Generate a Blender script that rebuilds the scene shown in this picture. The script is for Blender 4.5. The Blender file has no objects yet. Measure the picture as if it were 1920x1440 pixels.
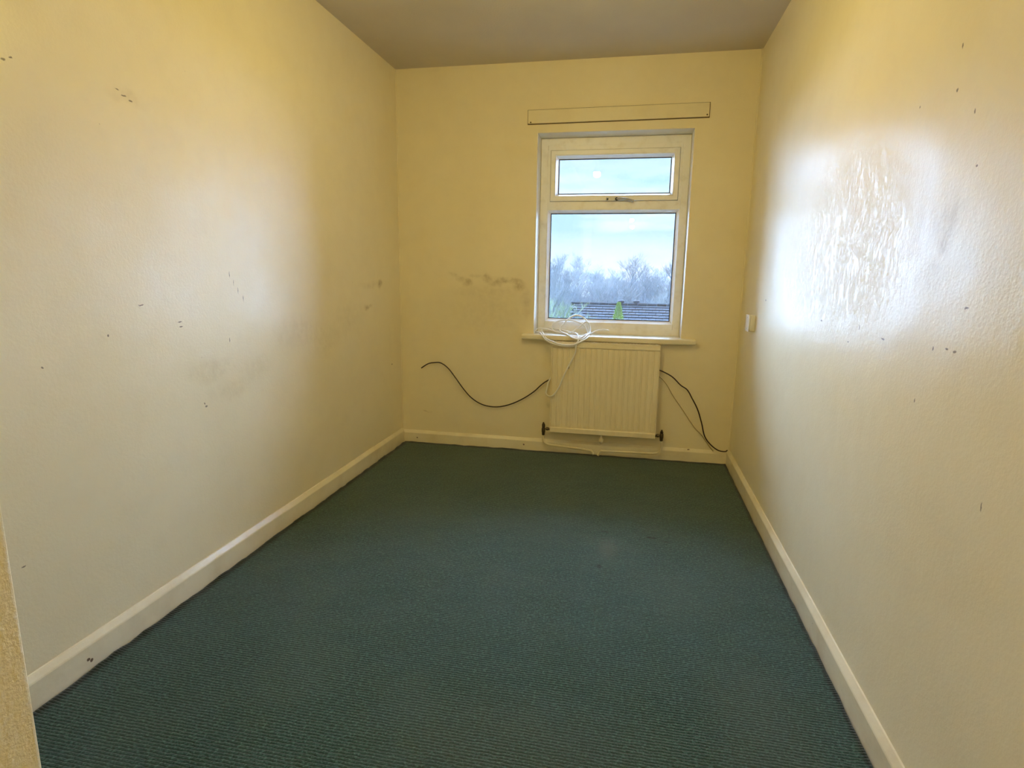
import bpy, bmesh, math, random
from mathutils import Vector, Matrix, noise

sc = bpy.context.scene
PI = math.pi

# ---------------------------------------------------------------- camera
cam_d = bpy.data.cameras.new('camera')
cam_d.sensor_width = 36.0
cam_d.lens = 1100.96 / 1920 * 36
cam_d.clip_start = 0.02
cam_d.clip_end = 400
cam = bpy.data.objects.new('camera', cam_d)
sc.collection.objects.link(cam)
R_ = Vector((0.980021, 0.198409, 0.013879)); U_ = Vector((-0.05011, 0.178781, 0.982612)); F_ = Vector((-0.192478, 0.963676, -0.185151))
m = Matrix.Identity(4)
for i in range(3):
    m[i][0] = R_[i]; m[i][1] = U_[i]; m[i][2] = -F_[i]
m[0][3], m[1][3], m[2][3] = 1.5187, -3.7429, 1.1578
cam.matrix_world = m
sc.camera = cam

# ---------------------------------------------------------------- colour management
sc.view_settings.view_transform = 'Standard'
sc.view_settings.look = 'None'
sc.view_settings.exposure = 0.0
sc.view_settings.gamma = 1.0
sc.view_settings.use_curve_mapping = False
sc.cycles.sample_clamp_indirect = 8.0
sc.cycles.max_bounces = 10
sc.cycles.diffuse_bounces = 6
sc.cycles.transparent_max_bounces = 24

# ---------------------------------------------------------------- sky: bright overcast, blue against the warm lamp
world = bpy.data.worlds.new('sky'); sc.world = world
world.use_nodes = True
wn = world.node_tree; wn.nodes.clear()
def wnode(t, **k):
    n = wn.nodes.new(t)
    for a, b in k.items(): setattr(n, a, b)
    return n
tc = wnode('ShaderNodeTexCoord')
sep = wnode('ShaderNodeSeparateXYZ'); wn.links.new(tc.outputs['Generated'], sep.inputs[0])
grad = wnode('ShaderNodeValToRGB'); wn.links.new(sep.outputs['Z'], grad.inputs[0])
cr = grad.color_ramp
cr.elements[0].position = 0.0; cr.elements[0].color = (1.25, 1.2, 1.15, 1)
cr.elements[1].position = 1.0; cr.elements[1].color = (0.75, 1.0, 1.3, 1)
e = cr.elements.new(0.03); e.color = (0.85, 0.85, 0.88, 1)
e = cr.elements.new(0.07); e.color = (0.42, 0.55, 0.62, 1)
e = cr.elements.new(0.14); e.color = (0.40, 0.57, 0.66, 1)
e = cr.elements.new(0.22); e.color = (0.62, 0.78, 0.9, 1)
mp = wnode('ShaderNodeMapping'); mp.inputs['Scale'].default_value = (3.0, 3.0, 16.0)
wn.links.new(tc.outputs['Generated'], mp.inputs[0])
nz = wnode('ShaderNodeTexNoise'); nz.inputs['Scale'].default_value = 2.2; nz.inputs['Detail'].default_value = 7; nz.inputs['Roughness'].default_value = 0.55
wn.links.new(mp.outputs[0], nz.inputs['Vector'])
nr = wnode('ShaderNodeMapRange'); nr.inputs[1].default_value = 0.42; nr.inputs[2].default_value = 0.68; nr.inputs[3].default_value = 0.0; nr.inputs[4].default_value = 1.0
wn.links.new(nz.outputs['Fac'], nr.inputs[0])
mx = wnode('ShaderNodeMix', data_type='RGBA'); wn.links.new(nr.outputs[0], mx.inputs[0])
wn.links.new(grad.outputs[0], mx.inputs[6]); mx.inputs[7].default_value = (0.76, 0.80, 0.82, 1)
bg = wnode('ShaderNodeBackground'); bg.inputs[1].default_value = 1.0
wn.links.new(mx.outputs[2], bg.inputs[0])
wo = wnode('ShaderNodeOutputWorld'); wn.links.new(bg.outputs[0], wo.inputs[0])

# ---------------------------------------------------------------- added window daylight: one very broad unseen lamp, brighter than the sky
FILL_STRENGTH = 118.0
daylight_fill_d = bpy.data.lights.new('daylight_fill', 'SUN')
daylight_fill_d.energy = FILL_STRENGTH
daylight_fill_d.color = (0.42, 0.60, 1.0)
daylight_fill_d.angle = math.radians(140)
daylight_fill = bpy.data.objects.new('daylight_fill', daylight_fill_d); sc.collection.objects.link(daylight_fill)
FILL_DIR = Vector((0.05, -0.93, -0.36))          # direction the light travels
daylight_fill.rotation_euler = FILL_DIR.to_track_quat('-Z', 'Y').to_euler()
daylight_fill.location = (0, 20, 12)

LAMP_COL = (1.0, 0.80, 0.32)
ROOM_LAMP = 630.0
HALL_LAMP = 950.0

# ---------------------------------------------------------------- room measures (metres)
W = 2.1638; H = 2.4; YF = -3.2; XE = 0.777; YH = -6.7
OX0, OX1, OZ0, OZ1 = 0.910, 1.827, 0.768, 1.997   # window opening
WT = 0.25

# ---------------------------------------------------------------- helpers
C = sc.collection
def link(name, bm, mat, parent=None, smooth=False):
    me = bpy.data.meshes.new(name)
    bm.normal_update()
    bm.to_mesh(me); bm.free()
    if mat:
        for mm in (mat if isinstance(mat, (list, tuple)) else [mat]): me.materials.append(mm)
    if smooth:
        for p in me.polygons: p.use_smooth = True
    o = bpy.data.objects.new(name, me); C.objects.link(o)
    if parent is not None:
        o.parent = parent
        o.matrix_parent_inverse = Matrix.Translation(parent.location).inverted() if parent.type == 'EMPTY' or True else Matrix()
    return o
def thing(name, label, cat, loc=(0, 0, 0), group=None):
    o = bpy.data.objects.new(name, None); C.objects.link(o)
    o.empty_display_size = 0.1
    o.location = loc; o['label'] = label; o['category'] = cat
    if group: o['group'] = group
    return o
def tag(o, label, cat, group=None, kind=None):
    o['label'] = label; o['category'] = cat
    if group: o['group'] = group
    if kind: o['kind'] = kind
    return o
def structure(o, label=None):
    o['kind'] = 'structure'
    if label: o['label'] = label
    return o
def box(bm, a, b):
    x0, y0, z0 = a; x1, y1, z1 = b
    v = [bm.verts.new(p) for p in ((x0,y0,z0),(x1,y0,z0),(x1,y1,z0),(x0,y1,z0),(x0,y0,z1),(x1,y0,z1),(x1,y1,z1),(x0,y1,z1))]
    fs = [bm.faces.new([v[i] for i in q]) for q in ((0,3,2,1),(4,5,6,7),(0,1,5,4),(1,2,6,5),(2,3,7,6),(3,0,4,7))]
    return v, fs
def bevel_all(bm, w, seg=2):
    bmesh.ops.bevel(bm, geom=list(bm.edges), offset=w, segments=seg, profile=0.5, affect='EDGES')
def bbox_bm(a, b, w=0.0, seg=2):
    bm = bmesh.new(); box(bm, a, b)
    if w: bevel_all(bm, w, seg)
    return bm
def catmull(pts, n=5):
    P = [Vector(p) for p in pts]
    P = [P[0]*2 - P[1]] + P + [P[-1]*2 - P[-2]]
    out = []
    for i in range(1, len(P)-2):
        p0, p1, p2, p3 = P[i-1], P[i], P[i+1], P[i+2]
        for k in range(n):
            t = k / n
            out.append(0.5*((2*p1) + (p2-p0)*t + (2*p0-5*p1+4*p2-p3)*t*t + (3*p1-p0-3*p2+p3)*t*t*t))
    out.append(P[-2].copy())
    return out
def tube(bm, pts, r, seg=8, cap=True):
    rr = r if isinstance(r, (list, tuple)) else [r]*len(pts)
    rings = []; nrm = None
    for i, p in enumerate(pts):
        t = (pts[min(i+1, len(pts)-1)] - pts[max(i-1, 0)])
        if t.length < 1e-9: t = Vector((0,0,1))
        t.normalize()
        if nrm is None:
            a = Vector((0,0,1)) if abs(t.z) < 0.9 else Vector((1,0,0))
            nrm = t.cross(a).normalized()
        else:
            nrm = (nrm - t*nrm.dot(t))
            if nrm.length < 1e-6: nrm = t.orthogonal()
            nrm.normalize()
        b = t.cross(nrm)
        rings.append([bm.verts.new(p + (nrm*math.cos(2*PI*k/seg) + b*math.sin(2*PI*k/seg))*rr[i]) for k in range(seg)])
    for a, b in zip(rings, rings[1:]):
        for k in range(seg):
            bm.faces.new((a[k], a[(k+1)%seg], b[(k+1)%seg], b[k]))
    if cap:
        bm.faces.new(rings[0][::-1]); bm.faces.new(rings[-1])
    return rings
def lathe(bm, prof, seg=20, axis='Z', origin=(0,0,0)):
    o = Vector(origin); rings = []
    for r, h in prof:
        ring = []
        for k in range(seg):
            c, s = math.cos(2*PI*k/seg)*r, math.sin(2*PI*k/seg)*r
            p = {'Z': (c, s, h), 'Y': (s, h, c), 'X': (h, c, s)}[axis]
            ring.append(bm.verts.new(o + Vector(p)))
        rings.append(ring)
    for a, b in zip(rings, rings[1:]):
        for k in range(seg):
            bm.faces.new((a[k], a[(k+1)%seg], b[(k+1)%seg], b[k]))
    bm.faces.new(rings[0][::-1]); bm.faces.new(rings[-1])
    bmesh.ops.recalc_face_normals(bm, faces=bm.faces)
def ring_rect(bm, x0, x1, z0, z1, prof):
    """closed profile (inset, y) swept round a rectangle with mitred corners"""
    loops = []
    for ins, y in prof:
        loops.append([bm.verts.new(p) for p in ((x0+ins, y, z0+ins), (x1-ins, y, z0+ins), (x1-ins, y, z1-ins), (x0+ins, y, z1-ins))])
    n = len(loops)
    for i in range(n):
        a, b = loops[i], loops[(i+1) % n]
        for k in range(4):
            bm.faces.new((a[k], a[(k+1)%4], b[(k+1)%4], b[k]))
    bmesh.ops.recalc_face_normals(bm, faces=bm.faces)

# ---------------------------------------------------------------- materials
class NT:
    def __init__(s, name, rough=0.5, spec=0.5, base=(0.8,0.8,0.8), metallic=0.0):
        s.m = bpy.data.materials.new(name); s.m.use_nodes = True
        s.t = s.m.node_tree
        s.b = s.t.nodes['Principled BSDF']
        s.b.inputs['Roughness'].default_value = rough
        s.b.inputs['Specular IOR Level'].default_value = spec
        s.b.inputs['Metallic'].default_value = metallic
        s.b.inputs['Base Color'].default_value = (*base, 1)
        s.geo = s.t.nodes.new('ShaderNodeNewGeometry')
        s.pos = s.geo.outputs['Position']
        s.col = None
    def n(s, t, **k):
        x = s.t.nodes.new(t)
        for a, b in k.items(): setattr(x, a, b)
        return x
    def l(s, a, b): s.t.links.new(a, b)
    def scaled(s, vec):
        mm = s.n('ShaderNodeMapping'); mm.inputs['Scale'].default_value = vec; s.l(s.pos, mm.inputs[0]); return mm.outputs[0]
    def noise(s, scale, detail=4, rough=0.5, vec=None, dist=0.0):
        x = s.n('ShaderNodeTexNoise'); x.inputs['Scale'].default_value = scale; x.inputs['Detail'].default_value = detail
        x.inputs['Roughness'].default_value = rough; x.inputs['Distortion'].default_value = dist
        s.l(vec if vec is not None else s.pos, x.inputs['Vector']); return x.outputs['Fac']
    def rng(s, v, a, b, c, d, smooth=False):
        x = s.n('ShaderNodeMapRange')
        if smooth: x.interpolation_type = 'SMOOTHSTEP'
        for i, q in enumerate((a, b, c, d)): x.inputs[i+1].default_value = q
        s.l(v, x.inputs[0]); return x.outputs[0]
    def math(s, op, a, b=None):
        x = s.n('ShaderNodeMath', operation=op)
        for i, q in enumerate((a, b)):
            if q is None: continue
            if isinstance(q, (int, float)): x.inputs[i].default_value = q
            else: s.l(q, x.inputs[i])
        return x.outputs[0]
    def mix(s, f, a, b):
        x = s.n('ShaderNodeMix', data_type='RGBA')
        for i, q in ((0, f), (6, a), (7, b)):
            if isinstance(q, (int, float)): x.inputs[i].default_value = q
            elif isinstance(q, tuple): x.inputs[i].default_value = (*q, 1)
            else: s.l(q, x.inputs[i])
        return x.outputs[2]
    def blob(s, c, r, warp=None):
        """soft 1..0 ellipsoid round a point of the real surface: a stain or a chip"""
        v = s.n('ShaderNodeVectorMath', operation='SUBTRACT'); s.l(s.pos if warp is None else warp, v.inputs[0]); v.inputs[1].default_value = c
        d = s.n('ShaderNodeVectorMath', operation='DIVIDE'); s.l(v.outputs[0], d.inputs[0]); d.inputs[1].default_value = r
        e = s.n('ShaderNodeVectorMath', operation='LENGTH'); s.l(d.outputs[0], e.inputs[0])
        return e.outputs['Value']
    def warp(s, scale, amt):
        x = s.n('ShaderNodeTexNoise'); x.inputs['Scale'].default_value = scale; x.inputs['Detail'].default_value = 3
        s.l(s.pos, x.inputs['Vector'])
        a = s.n('ShaderNodeVectorMath', operation='SUBTRACT'); s.l(x.outputs['Color'], a.inputs[0]); a.inputs[1].default_value = (.5,.5,.5)
        b = s.n('ShaderNodeVectorMath', operation='SCALE'); s.l(a.outputs[0], b.inputs[0]); b.inputs['Scale'].default_value = amt
        c = s.n('ShaderNodeVectorMath', operation='ADD'); s.l(s.pos, c.inputs[0]); s.l(b.outputs[0], c.inputs[1])
        return c.outputs[0]
    def bump(s, h, strength, dist=0.01, chain=None):
        x = s.n('ShaderNodeBump'); x.inputs['Strength'].default_value = strength; x.inputs['Distance'].default_value = dist
        s.l(h, x.inputs['Height'])
        if chain is not None: s.l(chain, x.inputs['Normal'])
        return x.outputs[0]
    def setc(s, c): s.l(c, s.b.inputs['Base Color'])
    def setr(s, c): s.l(c, s.b.inputs['Roughness'])
    def setn(s, c): s.l(c, s.b.inputs['Normal'])

CREAM = (0.87, 0.785, 0.565)
DIRT = (0.40, 0.30, 0.13)
def wall_mat(name, stains=(), chips=(), base=CREAM, rough=(0.34, 0.5), streak=None, fleck=True, spec=0.36, stip=0.16):
    t = NT(name, spec=spec)
    a = t.noise(1.3, 5, 0.6)
    b = t.noise(9, 4, 0.6)
    col = t.mix(t.rng(a, 0.35, 0.7, 0, 1), base, tuple(c*k for c, k in zip(base, (0.94, 0.93, 0.90))))
    col = t.mix(t.rng(b, 0.45, 0.8, 0, 0.25), col, tuple(c*k for c, k in zip(base, (0.86, 0.82, 0.76))))
    wp = t.warp(14, 0.06)
    n1 = t.rng(t.noise(26, 5, 0.65), 0.32, 0.66, 0.15, 1.0)
    for c, r, s in stains:
        f = t.math('MULTIPLY', t.math('MULTIPLY', t.rng(t.blob(c, r, wp), 0.1, 1.0, 1, 0, True), n1), s*0.85)
        col = t.mix(f, col, DIRT)
    wp2 = t.warp(60, 0.012)
    chipmask = None
    for c, r in chips:
        f = t.rng(t.blob(c, r, wp2), 0.5, 0.95, 1, 0)
        chipmask = f if chipmask is None else t.math('MAXIMUM', chipmask, f)
    if chipmask is not None:
        col = t.mix(t.math('MULTIPLY', chipmask, 0.8), col, (0.13, 0.09, 0.06))
    if fleck:
        v = t.n('ShaderNodeTexVoronoi'); v.inputs['Scale'].default_value = 11; t.l(t.pos, v.inputs['Vector'])
        sp = t.n('ShaderNodeSeparateColor'); t.l(v.outputs['Color'], sp.inputs[0])
        f = t.math('MULTIPLY', t.rng(v.outputs['Distance'], 0.012, 0.026, 1, 0), t.rng(sp.outputs[0], 0.93, 0.94, 0, 0.4))
        col = t.mix(f, col, (0.30, 0.22, 0.13))
    t.setc(col)
    t.setr(t.rng(t.noise(3.0, 5, 0.6), 0.3, 0.7, rough[0], rough[1]))
    n = t.bump(t.noise(2.2, 3), 0.30, 0.03)
    n = t.bump(t.noise(95, 3, 0.6), stip, 0.004, n)
    if streak is not None:
        sc_, sr_ = streak
        f = t.rng(t.blob(sc_, sr_), 0.3, 1.1, 1, 0, True)
        h = t.math('MULTIPLY', t.rng(t.noise(34, 6, 0.75, t.scaled((1, 1.3, 0.5))), 0.45, 0.62, 0, 1), f)
        n = t.bump(h, 0.32, 0.004, n)
    t.setn(n)
    return t.m

BK = lambda x, z: (x, 0.0, z)
back_stains = [(BK(0.471,1.094),(.05,.2,.035),.9),(BK(0.425,1.124),(.05,.2,.03),.5),(BK(.60,1.128),(.06,.2,.03),.7),(BK(.52,1.14),(.05,.2,.02),.5),
    (BK(.70,1.115),(.09,.2,.03),.75),(BK(.65,1.095),(.08,.2,.03),.5),(BK(.814,1.083),(.055,.2,.045),1.0),(BK(.79,1.11),(.06,.2,.03),.7),(BK(.371,1.144),(.05,.2,.02),.4),
    (BK(.62,.90),(.42,.2,.22),.20),(BK(.60,1.04),(.35,.2,.06),.22),(BK(.175,.222),(.05,.2,.008),.5),(BK(.86,.97),(.05,.2,.12),.35)]
M = {}
M['wall_back'] = wall_mat('cream paint back wall', back_stains, [], fleck=False)
LK = lambda y, z: (0.0, y, z)
left_chips = [(LK(-1.984,.977),(.1,.012,.004)),(LK(-1.981,.962),(.1,.010,.003)),(LK(-1.736,.89),(.1,.003,.011)),(LK(-1.893,.66),(.1,.010,.005)),(LK(-1.90,.672),(.1,.004,.006)),
    (LK(-2.484,.897),(.1,.005,.004)),(LK(-2.274,.958),(.1,.004,.004)),(LK(-.166,.561),(.1,.012,.006)),(LK(-2.141,1.043),(.1,.014,.003)),(LK(-2.605,.388),(.1,.007,.003)),
    (LK(-2.104,1.654),(.1,.010,.004)),(LK(-2.128,1.663),(.1,.012,.003)),(LK(-2.15,1.675),(.1,.010,.002)),(LK(-2.479,1.65),(.1,.008,.004)),(LK(-2.46,1.66),(.1,.006,.003)),
    (LK(-1.711,1.138),(.1,.0018,.016)),(LK(-1.690,1.107),(.1,.0018,.017)),(LK(-1.666,1.076),(.1,.0018,.017)),(LK(-1.638,1.043),(.1,.0018,.017))]
left_stains = [(LK(-.324,1.085),(.2,.05,.035),.95),(LK(-.50,.955),(.2,.09,.022),.7),(LK(-1.84,.79),(.2,.20,.06),.28),(LK(-1.586,.756),(.2,.16,.08),.24),(LK(-1.25,.88),(.2,.30,.12),.24),
    (LK(-1.0,.81),(.2,.25,.12),.20),(LK(-.75,.9),(.2,.25,.16),.18),(LK(-1.75,.70),(.2,.18,.06),.24),(LK(-2.12,1.66),(.2,.10,.03),.25),(LK(-.45,1.08),(.2,.2,.03),.25)]
M['wall_left'] = wall_mat('cream paint left wall', left_stains, left_chips)
RK = lambda y, z: (W, y, z)
right_chips = [(RK(-1.889,1.02),(.1,.004,.009)),(RK(-2.059,1.003),(.1,.014,.003)),(RK(-2.324,1.011),(.1,.004,.006)),(RK(-2.378,1.016),(.1,.008,.004)),(RK(-2.409,1.015),(.1,.009,.003)),
    (RK(-2.428,1.104),(.1,.010,.003)),(RK(-.648,1.045),(.1,.008,.006)),(RK(-2.274,.886),(.1,.002,.007)),(RK(-2.261,1.635),(.1,.004,.006)),(RK(-2.266,1.548),(.1,.006,.006)),
    (RK(-2.097,1.558),(.1,.003,.005)),(RK(-2.349,1.485),(.1,.003,.006)),(RK(-2.387,1.377),(.1,.004,.004)),(RK(-1.539,1.013),(.1,.012,.003)),(RK(-1.814,.971),(.1,.010,.002)),(RK(-2.579,.751),(.1,.002,.012))]
right_stains = [(RK(-2.3,1.284),(.2,.09,.09),.4),(RK(-2.31,1.24),(.2,.04,.05),.4),(RK(-2.274,1.17),(.2,.12,.05),.3),(RK(-2.2,1.28),(.2,.08,.1),.2),(RK(-2.0,1.0),(.2,.3,.03),.15)]
M['wall_right'] = wall_mat('cream gloss right wall', right_stains, right_chips, rough=(0.29, 0.41), spec=0.11, streak=((W, -1.55, 1.27), (.5, .75, .36)))
M['wall_near'] = wall_mat('cream textured front wall', [], [], rough=(0.8, 0.9), spec=0.08, stip=0.6)
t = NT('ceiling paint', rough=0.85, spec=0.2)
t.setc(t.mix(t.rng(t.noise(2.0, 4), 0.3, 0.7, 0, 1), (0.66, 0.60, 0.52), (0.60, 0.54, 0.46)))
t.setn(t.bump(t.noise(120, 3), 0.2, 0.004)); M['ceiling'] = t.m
t = NT('dark underlay', rough=0.95, spec=0.1, base=(0.012, 0.012, 0.010)); M['floor'] = t.m
# gloss cream skirting paint, chipped on its lower edge
def gloss(name, base, rough=0.32, dirt=0.35, chips=()):
    t = NT(name, rough=rough)
    col = t.mix(t.rng(t.noise(7, 5, 0.6), 0.45, 0.75, 0, dirt), base, tuple(c*k for c, k in zip(base, (0.72, 0.64, 0.52))))
    f = t.rng(t.noise(70, 3, 0.7), 0.74, 0.77, 0, 0.8)
    col = t.mix(f, col, (0.20, 0.14, 0.09))
    wp2 = t.warp(60, 0.01)
    for c, r in chips:
        col = t.mix(t.rng(t.blob(c, r, wp2), 0.75, 1.05, 0.9, 0), col, (0.10, 0.05, 0.03))
    t.setc(col); t.setn(t.bump(t.noise(30, 3), 0.25, 0.004)); return t.m
M['skirting'] = gloss('cream gloss skirting paint', (0.85, 0.78, 0.58), 0.26, 0.4, [((.016,-2.469,.0228),(.05,.007,.006)),((.016,-2.48,.030),(.05,.006,.005)),((.11,-.016,.03),(.006,.05,.004)),((.86,-.016,.035),(.006,.05,.006)),((1.92,-.016,.075),(.008,.05,.003))])
M['batten'] = gloss('cream painted timber', (0.80, 0.72, 0.50), 0.45, 0.3)
M['reveal'] = gloss('white painted reveal', (0.82, 0.80, 0.72), 0.45, 0.25)
M['sill'] = gloss('cream painted sill board', (0.80, 0.74, 0.56), 0.35, 0.4)
t = NT('white plastic window frame', rough=0.35)
t.setc(t.mix(t.rng(t.noise(14, 5, 0.6), 0.5, 0.8, 0, 0.6), (0.92, 0.91, 0.89), (0.70, 0.65, 0.56))); M['upvc'] = t.m
t = NT('black rubber gasket', rough=0.6, base=(0.015, 0.016, 0.022)); M['gasket'] = t.m
t = NT('radiator enamel', rough=0.35)
c0 = t.mix(t.rng(t.noise(9, 5, 0.65, t.scaled((2.5, 1, 0.5))), 0.45, 0.8, 0, 0.35), (0.84, 0.75, 0.53), (0.66, 0.56, 0.36))
c0 = t.mix(t.rng(t.blob((1.151, -.09, .585), (.006, .1, .020)), 0.5, 1.0, 0.9, 0), c0, (0.14, 0.09, 0.05))
t.setc(c0); M['radiator'] = t.m
M['pipe'] = gloss('cream painted pipe', (0.78, 0.70, 0.48), 0.38, 0.5)
t = NT('tarnished dark brass', rough=0.45, metallic=0.7)
t.setc(t.mix(t.noise(60, 4), (0.05, 0.04, 0.03), (0.16, 0.12, 0.07))); M['valve'] = t.m
t = NT('brushed steel', rough=0.45, metallic=0.4, base=(0.50, 0.50, 0.52)); M['steel'] = t.m
t = NT('white coated metal', rough=0.3, base=(0.85, 0.85, 0.84)); M['white_metal'] = t.m
t = NT('screw recess black', rough=0.5, base=(0.02, 0.02, 0.02)); M['black_plastic'] = t.m
t = NT('white cable sheath', rough=0.4, base=(0.88, 0.88, 0.87)); M['white_cable'] = t.m
t = NT('dark brown cable sheath', rough=0.45, base=(0.030, 0.014, 0.012)); M['black_cable'] = t.m
t = NT('painted over cable', rough=0.5, base=(0.46, 0.36, 0.18)); M['cream_cable'] = t.m
t = NT('white plastic plate', rough=0.35, base=(0.80, 0.78, 0.72)); M['plate'] = t.m

# carpet: ribbed cord with flecked yarn
t = NT('ribbed green carpet', rough=0.95, spec=0.12)
fl = t.noise(210, 3, 0.7)
big = t.noise(2.2, 4, 0.6)
mid = t.noise(40, 4, 0.7)
col = t.mix(t.rng(fl, 0.35, 0.68, 0, 1), (0.008, 0.031, 0.024), (0.044, 0.112, 0.088))
col = t.mix(t.rng(mid, 0.4, 0.7, 0, 0.4), col, (0.022, 0.062, 0.047))
col = t.mix(t.rng(t.noise(105, 2, 0.6), 0.50, 0.66, 0, 0.7), col, (0.085, 0.180, 0.140))
col = t.mix(t.rng(t.noise(120, 2, 0.6, t.scaled((1, 1, 2))), 0.52, 0.66, 0, 0.7), col, (0.008, 0.024, 0.018))
col = t.mix(t.rng(big, 0.45, 0.75, 0, 0.35), col, (0.070, 0.110, 0.080))
wp = t.warp(38, 0.007)
sp = t.n('ShaderNodeSeparateXYZ'); t.l(wp, sp.inputs[0])
rib = t.math('SINE', t.math('MULTIPLY', sp.outputs['Y'], 2*PI/0.0095))
ribf = t.rng(rib, -1, 0.3, 0, 1, True)
col = t.mix(t.math('MULTIPLY', t.rng(rib, -1.0, 0.0, 0.6, 0), t.rng(t.noise(60, 3), .35, .6, .2, 1)), col, (0.010, 0.024, 0.018))
wq = t.warp(50, 0.02)
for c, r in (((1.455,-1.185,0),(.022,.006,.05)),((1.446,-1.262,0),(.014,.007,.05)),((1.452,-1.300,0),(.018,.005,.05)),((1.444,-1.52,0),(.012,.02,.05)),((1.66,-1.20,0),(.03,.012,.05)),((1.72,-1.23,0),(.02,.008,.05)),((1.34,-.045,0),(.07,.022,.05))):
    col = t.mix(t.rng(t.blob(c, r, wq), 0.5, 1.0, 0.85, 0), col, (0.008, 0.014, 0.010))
for c, r, s in (((1.47,-1.35,0),(.06,.14,.2),.5),((1.3,-2.5,0),(.5,.25,.2),.25),((1.9,-2.3,0),(.2,.4,.2),.2)):
    col = t.mix(t.rng(t.blob(c, r, wq), 0.2, 1.0, s, 0, True), col, (0.090, 0.110, 0.085))
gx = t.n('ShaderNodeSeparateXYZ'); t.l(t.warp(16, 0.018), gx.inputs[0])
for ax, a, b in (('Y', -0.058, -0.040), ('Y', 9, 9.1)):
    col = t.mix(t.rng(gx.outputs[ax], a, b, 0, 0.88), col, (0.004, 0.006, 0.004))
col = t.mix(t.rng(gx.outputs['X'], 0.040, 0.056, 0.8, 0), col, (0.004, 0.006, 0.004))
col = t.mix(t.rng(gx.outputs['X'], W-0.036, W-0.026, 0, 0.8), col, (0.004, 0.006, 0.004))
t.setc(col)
n = t.bump(fl, 0.5, 0.003)
n = t.bump(ribf, 0.45, 0.003, n)
n = t.bump(t.noise(5, 3), 0.4, 0.02, n)
t.setn(n)
t.b.inputs['Sheen Weight'].default_value = 0.25
t.b.inputs['Sheen Roughness'].default_value = 0.5
M['carpet'] = t.m

# clear glass: sees through both ways, mirrors by Fresnel
gm = bpy.data.materials.new('clear glass'); gm.use_nodes = True; g = gm.node_tree; g.nodes.clear()
fr = g.nodes.new('ShaderNodeFresnel'); fr.inputs['IOR'].default_value = 1.45
tr = g.nodes.new('ShaderNodeBsdfTransparent'); tr.inputs[0].default_value = (0.97, 0.985, 0.98, 1)
gl = g.nodes.new('ShaderNodeBsdfGlossy'); gl.inputs['Roughness'].default_value = 0.0
ms = g.nodes.new('ShaderNodeMixShader'); go = g.nodes.new('ShaderNodeOutputMaterial')
g.links.new(fr.outputs[0], ms.inputs[0]); g.links.new(tr.outputs[0], ms.inputs[1]); g.links.new(gl.outputs[0], ms.inputs[2]); g.links.new(ms.outputs[0], go.inputs[0])
M['glass'] = gm
def emis(name, col, s):
    mm = bpy.data.materials.new(name); mm.use_nodes = True; q = mm.node_tree; q.nodes.clear()
    e = q.nodes.new('ShaderNodeEmission'); e.inputs[0].default_value = (*col, 1); e.inputs[1].default_value = s
    o = q.nodes.new('ShaderNodeOutputMaterial'); q.links.new(e.outputs[0], o.inputs[0]); return mm
t = NT('bark', rough=0.9, spec=0.1); t.setc(t.mix(t.noise(3, 3), (0.10, 0.098, 0.09), (0.20, 0.195, 0.175))); 
oi = t.n('ShaderNodeObjectInfo')
bc = t.mix(t.rng(t.noise(3, 3), .3, .7, 0, 1), (0.10, 0.098, 0.09), (0.20, 0.195, 0.175))
t.setc(t.mix(t.rng(oi.outputs['Random'], 0, 1, 0, .75), bc, (0.34, 0.34, 0.31))); M['bark'] = t.m
t = NT('ivy green bark', rough=0.9, spec=0.1); t.setc(t.mix(t.noise(2, 3), (0.24, 0.30, 0.16), (0.34, 0.38, 0.22))); M['bark_green'] = t.m
t = NT('shrub leaf', rough=0.8, spec=0.1); t.setc(t.mix(t.noise(5, 3), (0.16, 0.27, 0.05), (0.40, 0.50, 0.14))); M['leaf'] = t.m
t = NT('roof tile', rough=0.85, spec=0.15); t.setc(t.mix(t.noise(2.5, 4), (0.035, 0.038, 0.045), (0.055, 0.055, 0.058))); M['tile'] = t.m
t = NT('ridge tile', rough=0.85, spec=0.15, base=(0.02, 0.02, 0.022)); M['ridge'] = t.m
t = NT('brown brick wall', rough=0.9, spec=0.2)
bt = t.n('ShaderNodeTexBrick'); t.l(t.scaled((1,1,1)), bt.inputs['Vector']); bt.inputs['Scale'].default_value = 4; bt.inputs['Color1'].default_value = (.14,.07,.05,1); bt.inputs['Color2'].default_value = (.10,.05,.035,1); bt.inputs['Mortar'].default_value = (.2,.19,.17,1)
t.setc(bt.outputs[0]); M['brick'] = t.m
t = NT('grass', rough=0.95, spec=0.05); t.setc(t.mix(t.noise(0.8, 5), (0.04, 0.06, 0.02), (0.08, 0.09, 0.04))); M['grass'] = t.m
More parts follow.
